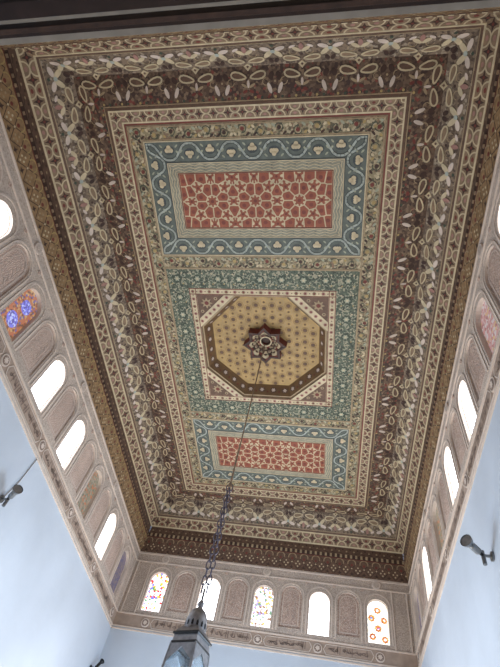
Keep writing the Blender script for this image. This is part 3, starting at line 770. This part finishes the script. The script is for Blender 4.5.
def stack(levels, mats_i, mats, name, parent, cap0=False, cap1=False):
    V = []; F = []; I = []
    for h, z in levels: V += sq(h, z)
    for t in range(len(levels)-1):
        for i in range(4): j = (i+1) % 4; F.append((t*4+i, t*4+j, t*4+4+j, t*4+4+i)); I.append(mats_i)
    if cap0: F.append((3, 2, 1, 0)); I.append(mats_i)
    if cap1: F.append(tuple(len(V)-4+i for i in range(4))); I.append(mats_i)
    return local(parent, name, V, F, I, mats)
def lathe(prof, name, parent, m_, n=20):
    V = []; F = []
    for r, z in prof:
        for j in range(n): V.append((r*math.cos(2*PI*j/n), r*math.sin(2*PI*j/n), z))
    for t in range(len(prof)-1):
        for j in range(n): jj = (j+1) % n; F.append((t*n+j, t*n+jj, t*n+n+jj, t*n+n+j))
    F.append(tuple(range(n))); F.append(tuple((len(prof)-1)*n+j for j in range(n)))
    return local(parent, name, V, F, [0]*len(F), [m_], True)
lathe([(.105, lo(2.17)), (.112, lo(2.20)), (.108, lo(2.26)), (.095, lo(2.32)), (.07, lo(2.365)), (.035, lo(2.395)), (.022, lo(2.41)), (.034, lo(2.43)), (.03, lo(2.46)), (.012, lo(2.48)), (.012, lo(2.60))], 'domed_cap', lan, 'oldmetal')
for i in range(14):
    V = []; F = []; a = 2*PI*i/14; k = 0
    for da, r, z in ((-.10, .1135, 2.195), (.10, .1135, 2.195), (.10, .1125, 2.23), (0, .112, 2.25), (-.10, .1125, 2.23)): V.append((r*math.cos(a+da), r*math.sin(a+da), lo(z)))
    F.append(tuple(range(k, k+5)))
    local(lan, 'cap_piercing', V, F, [0]*len(F), ['black'])
stack([(.09, lo(2.19)), (.138, lo(2.115))], 0, ['oldmetal'], 'roof', lan, cap1=False, cap0=True)
stack([(.142, lo(2.12)), (.145, lo(2.105)), (.14, lo(2.095)), (.128, lo(2.095))], 0, ['black'], 'roof_edge', lan, True, True)
stack([(.128, lo(2.10)), (.136, lo(2.03))], 0, ['oldmetal'], 'collar_band', lan)
stack([(.139, lo(2.035)), (.143, lo(2.02)), (.139, lo(2.01))], 0, ['black'], 'collar_moulding', lan)
HB0, HB1 = .138, .168; zt_, zb_ = 2.01, 1.55
def hb(z): return HB0+(HB1-HB0)*(zt_-z)/(zt_-zb_)
for s_ in range(4):
    ca, sa = math.cos(s_*PI/2), math.sin(s_*PI/2); R3 = lambda a, b, z: (ca*a-sa*b, sa*a+ca*b, lo(z))
    V = []; F = []; I = []
    # side frame: corner post, spandrels of a pointed opening, sill
    def q4(pts, m_=0):
        k = len(V); V.extend(pts); F.append(tuple(range(k, k+len(pts)))); I.append(m_)
    for sx in (-1, 1):
        q4([R3(sx*hb(zt_), -hb(zt_), zt_), R3(sx*(hb(zt_)-.016), -hb(zt_), zt_), R3(sx*(hb(zb_)-.02), -hb(zb_), zb_), R3(sx*hb(zb_), -hb(zb_), zb_)])
        q4([R3(sx*(hb(2.0)-.01), -hb(2.0)-.002, 2.01), R3(0, -hb(2.0)-.002, 2.01), R3(0, -hb(1.97)-.002, 1.975), R3(sx*.05, -hb(1.93)-.002, 1.93), R3(sx*(hb(1.86)-.014), -hb(1.86)-.002, 1.86)])
    for zz in (1.57, 1.62): q4([R3(-hb(zz), -hb(zz)-.003, zz), R3(hb(zz), -hb(zz)-.003, zz), R3(hb(zz), -hb(zz)-.003, zz-.018), R3(-hb(zz), -hb(zz)-.003, zz-.018)])
    o = local(lan, 'side_frame', V, F, I, ['oldmetal'])
    sm = o.modifiers.new('thick', 'SOLIDIFY'); sm.thickness = .008; sm.offset = 0
    V = []; F = []; I = []
    q4([R3(-hb(2.0)+.004, -hb(2.0)+.006, 2.0), R3(hb(2.0)-.004, -hb(2.0)+.006, 2.0), R3(hb(1.56)-.004, -hb(1.56)+.006, 1.56), R3(-hb(1.56)+.004, -hb(1.56)+.006, 1.56)])
    local(lan, 'glass_pane', V, F, I, ['glass'])
    V = []; F = []; tube(V, F, [R3(hb(2.02), -hb(2.02), 2.02), R3(hb(1.54), -hb(1.54), 1.54)], .010, 6)
    local(lan, 'corner_post', V, F, [0]*len(F), ['oldmetal'])
stack([(.18, lo(1.56)), (.185, lo(1.53)), (.17, lo(1.50)), (.10, lo(1.42)), (.03, lo(1.36)), (.02, lo(1.35))], 0, ['oldmetal'], 'base', lan, True, True)
V = []; F = []
for a in (0, PI*2/3, PI*4/3): tube(V, F, [(.045*math.cos(a), .045*math.sin(a), lo(1.56)), (.045*math.cos(a), .045*math.sin(a), lo(1.86))], .014, 8)
local(lan, 'candle', V, F, [0]*len(F), ['cream'])

# ------------------------------------------------------------------ wall spotlights
def spot(name, base, head, wall_n, label, small=False, bodym='metal'):
    """bracket on the wall, elbow, barrel and a flared head with a dark lens"""
    b = Vector(base); h = Vector(head); n = Vector(wall_n); k = .7 if small else 1.0
    o = empty(name, tuple(b)); tag(o, label, 'spotlight', group=None)
    L_ = lambda v: tuple(Vector(v)-b)
    V = []; F = []; tube(V, F, [L_(b+n*.003), L_(b+n*.02)], .05*k, 12); local(o, 'wall_plate', V, F, [0]*len(F), [bodym])
    el = b+n*.10
    V = []; F = []; tube(V, F, [L_(b+n*.02), L_(el)], .016*k, 8); tube(V, F, [L_(el-Vector((0,0,.10*k))), L_(el+Vector((0,0,.05*k)))], .022*k, 8); local(o, 'bracket_arm', V, F, [0]*len(F), [bodym])
    d = (h-el).normalized(); D = (h-el).length
    V = []; F = []; tube(V, F, [L_(el), L_(el+d*D*.25)], .018*k, 8); local(o, 'swivel', V, F, [0]*len(F), ['black'])
    V = []; F = []; tube(V, F, [L_(el+d*D*f) for f in (.22, .25, .30, .66, .70)], [x*k for x in (.018, .032, .038, .038, .03)], 12); local(o, 'barrel', V, F, [0]*len(F), [bodym])
    V = []; F = []; tube(V, F, [L_(el+d*D*f) for f in (.70, .74, .86, 1.0)], [x*k for x in (.03, .036, .056, .068)], 14, False); local(o, 'flared_head', V, F, [0]*len(F), [bodym])
    V = []; F = []; tube(V, F, [L_(el+d*D*.95), L_(el+d*D*.965)], .060*k, 14); local(o, 'lens', V, F, [0]*len(F), ['black' if small else 'oldmetal'])
    return o
def ray_at(u, v, ax, val):
    d = FW + RT*(u-250)/475.05 - UP*(v-333.5)/475.05; s = (val-(Z0 if ax == 2 else 0))/d[ax]; return Vector((0, 0, Z0))+d*s
spot('wall_spotlight', (XR, 4.80, 3.235+Z0), (1.43, 4.60, 3.255+Z0), (-1,0,0), 'grey metal spotlight with flared head on the pale blue right wall')
spot('wall_spotlight', (XL, 4.93, 3.39+Z0), (-3.894, 4.76, 3.44+Z0), (1,0,0), 'grey metal spotlight on the left wall at the photo edge, cable above it')
spot('wall_spotlight', (XL, 9.66, 3.38+Z0), (-4.03, 9.76, 3.54+Z0), (1,0,0), 'small dark spotlight low in the far left corner', True, 'black')
spot('wall_spotlight', (XL, 5.95, 2.2+Z0), (-3.99, 6.10, 2.26+Z0), (1,0,0), 'black lamp head barely inside the lower left photo edge', True, 'black')
spot('wall_spotlight', (XR, 4.5, 2.2+Z0), (1.54, 4.44, 2.36+Z0), (-1,0,0), 'black lamp head barely inside the lower right photo edge', True, 'black')
V = []; F = []; tube(V, F, [(XL+.012, 4.94, 3.42+Z0), (XL+.012, 5.02, 3.75+Z0), (XL+.012, 5.05, ZP+Z0)], .006, 6)
tag(obj('power_cable', V, F, [0]*len(F), ['woodlight']), 'thin grey cable running up the left wall above the spotlight', 'cable')
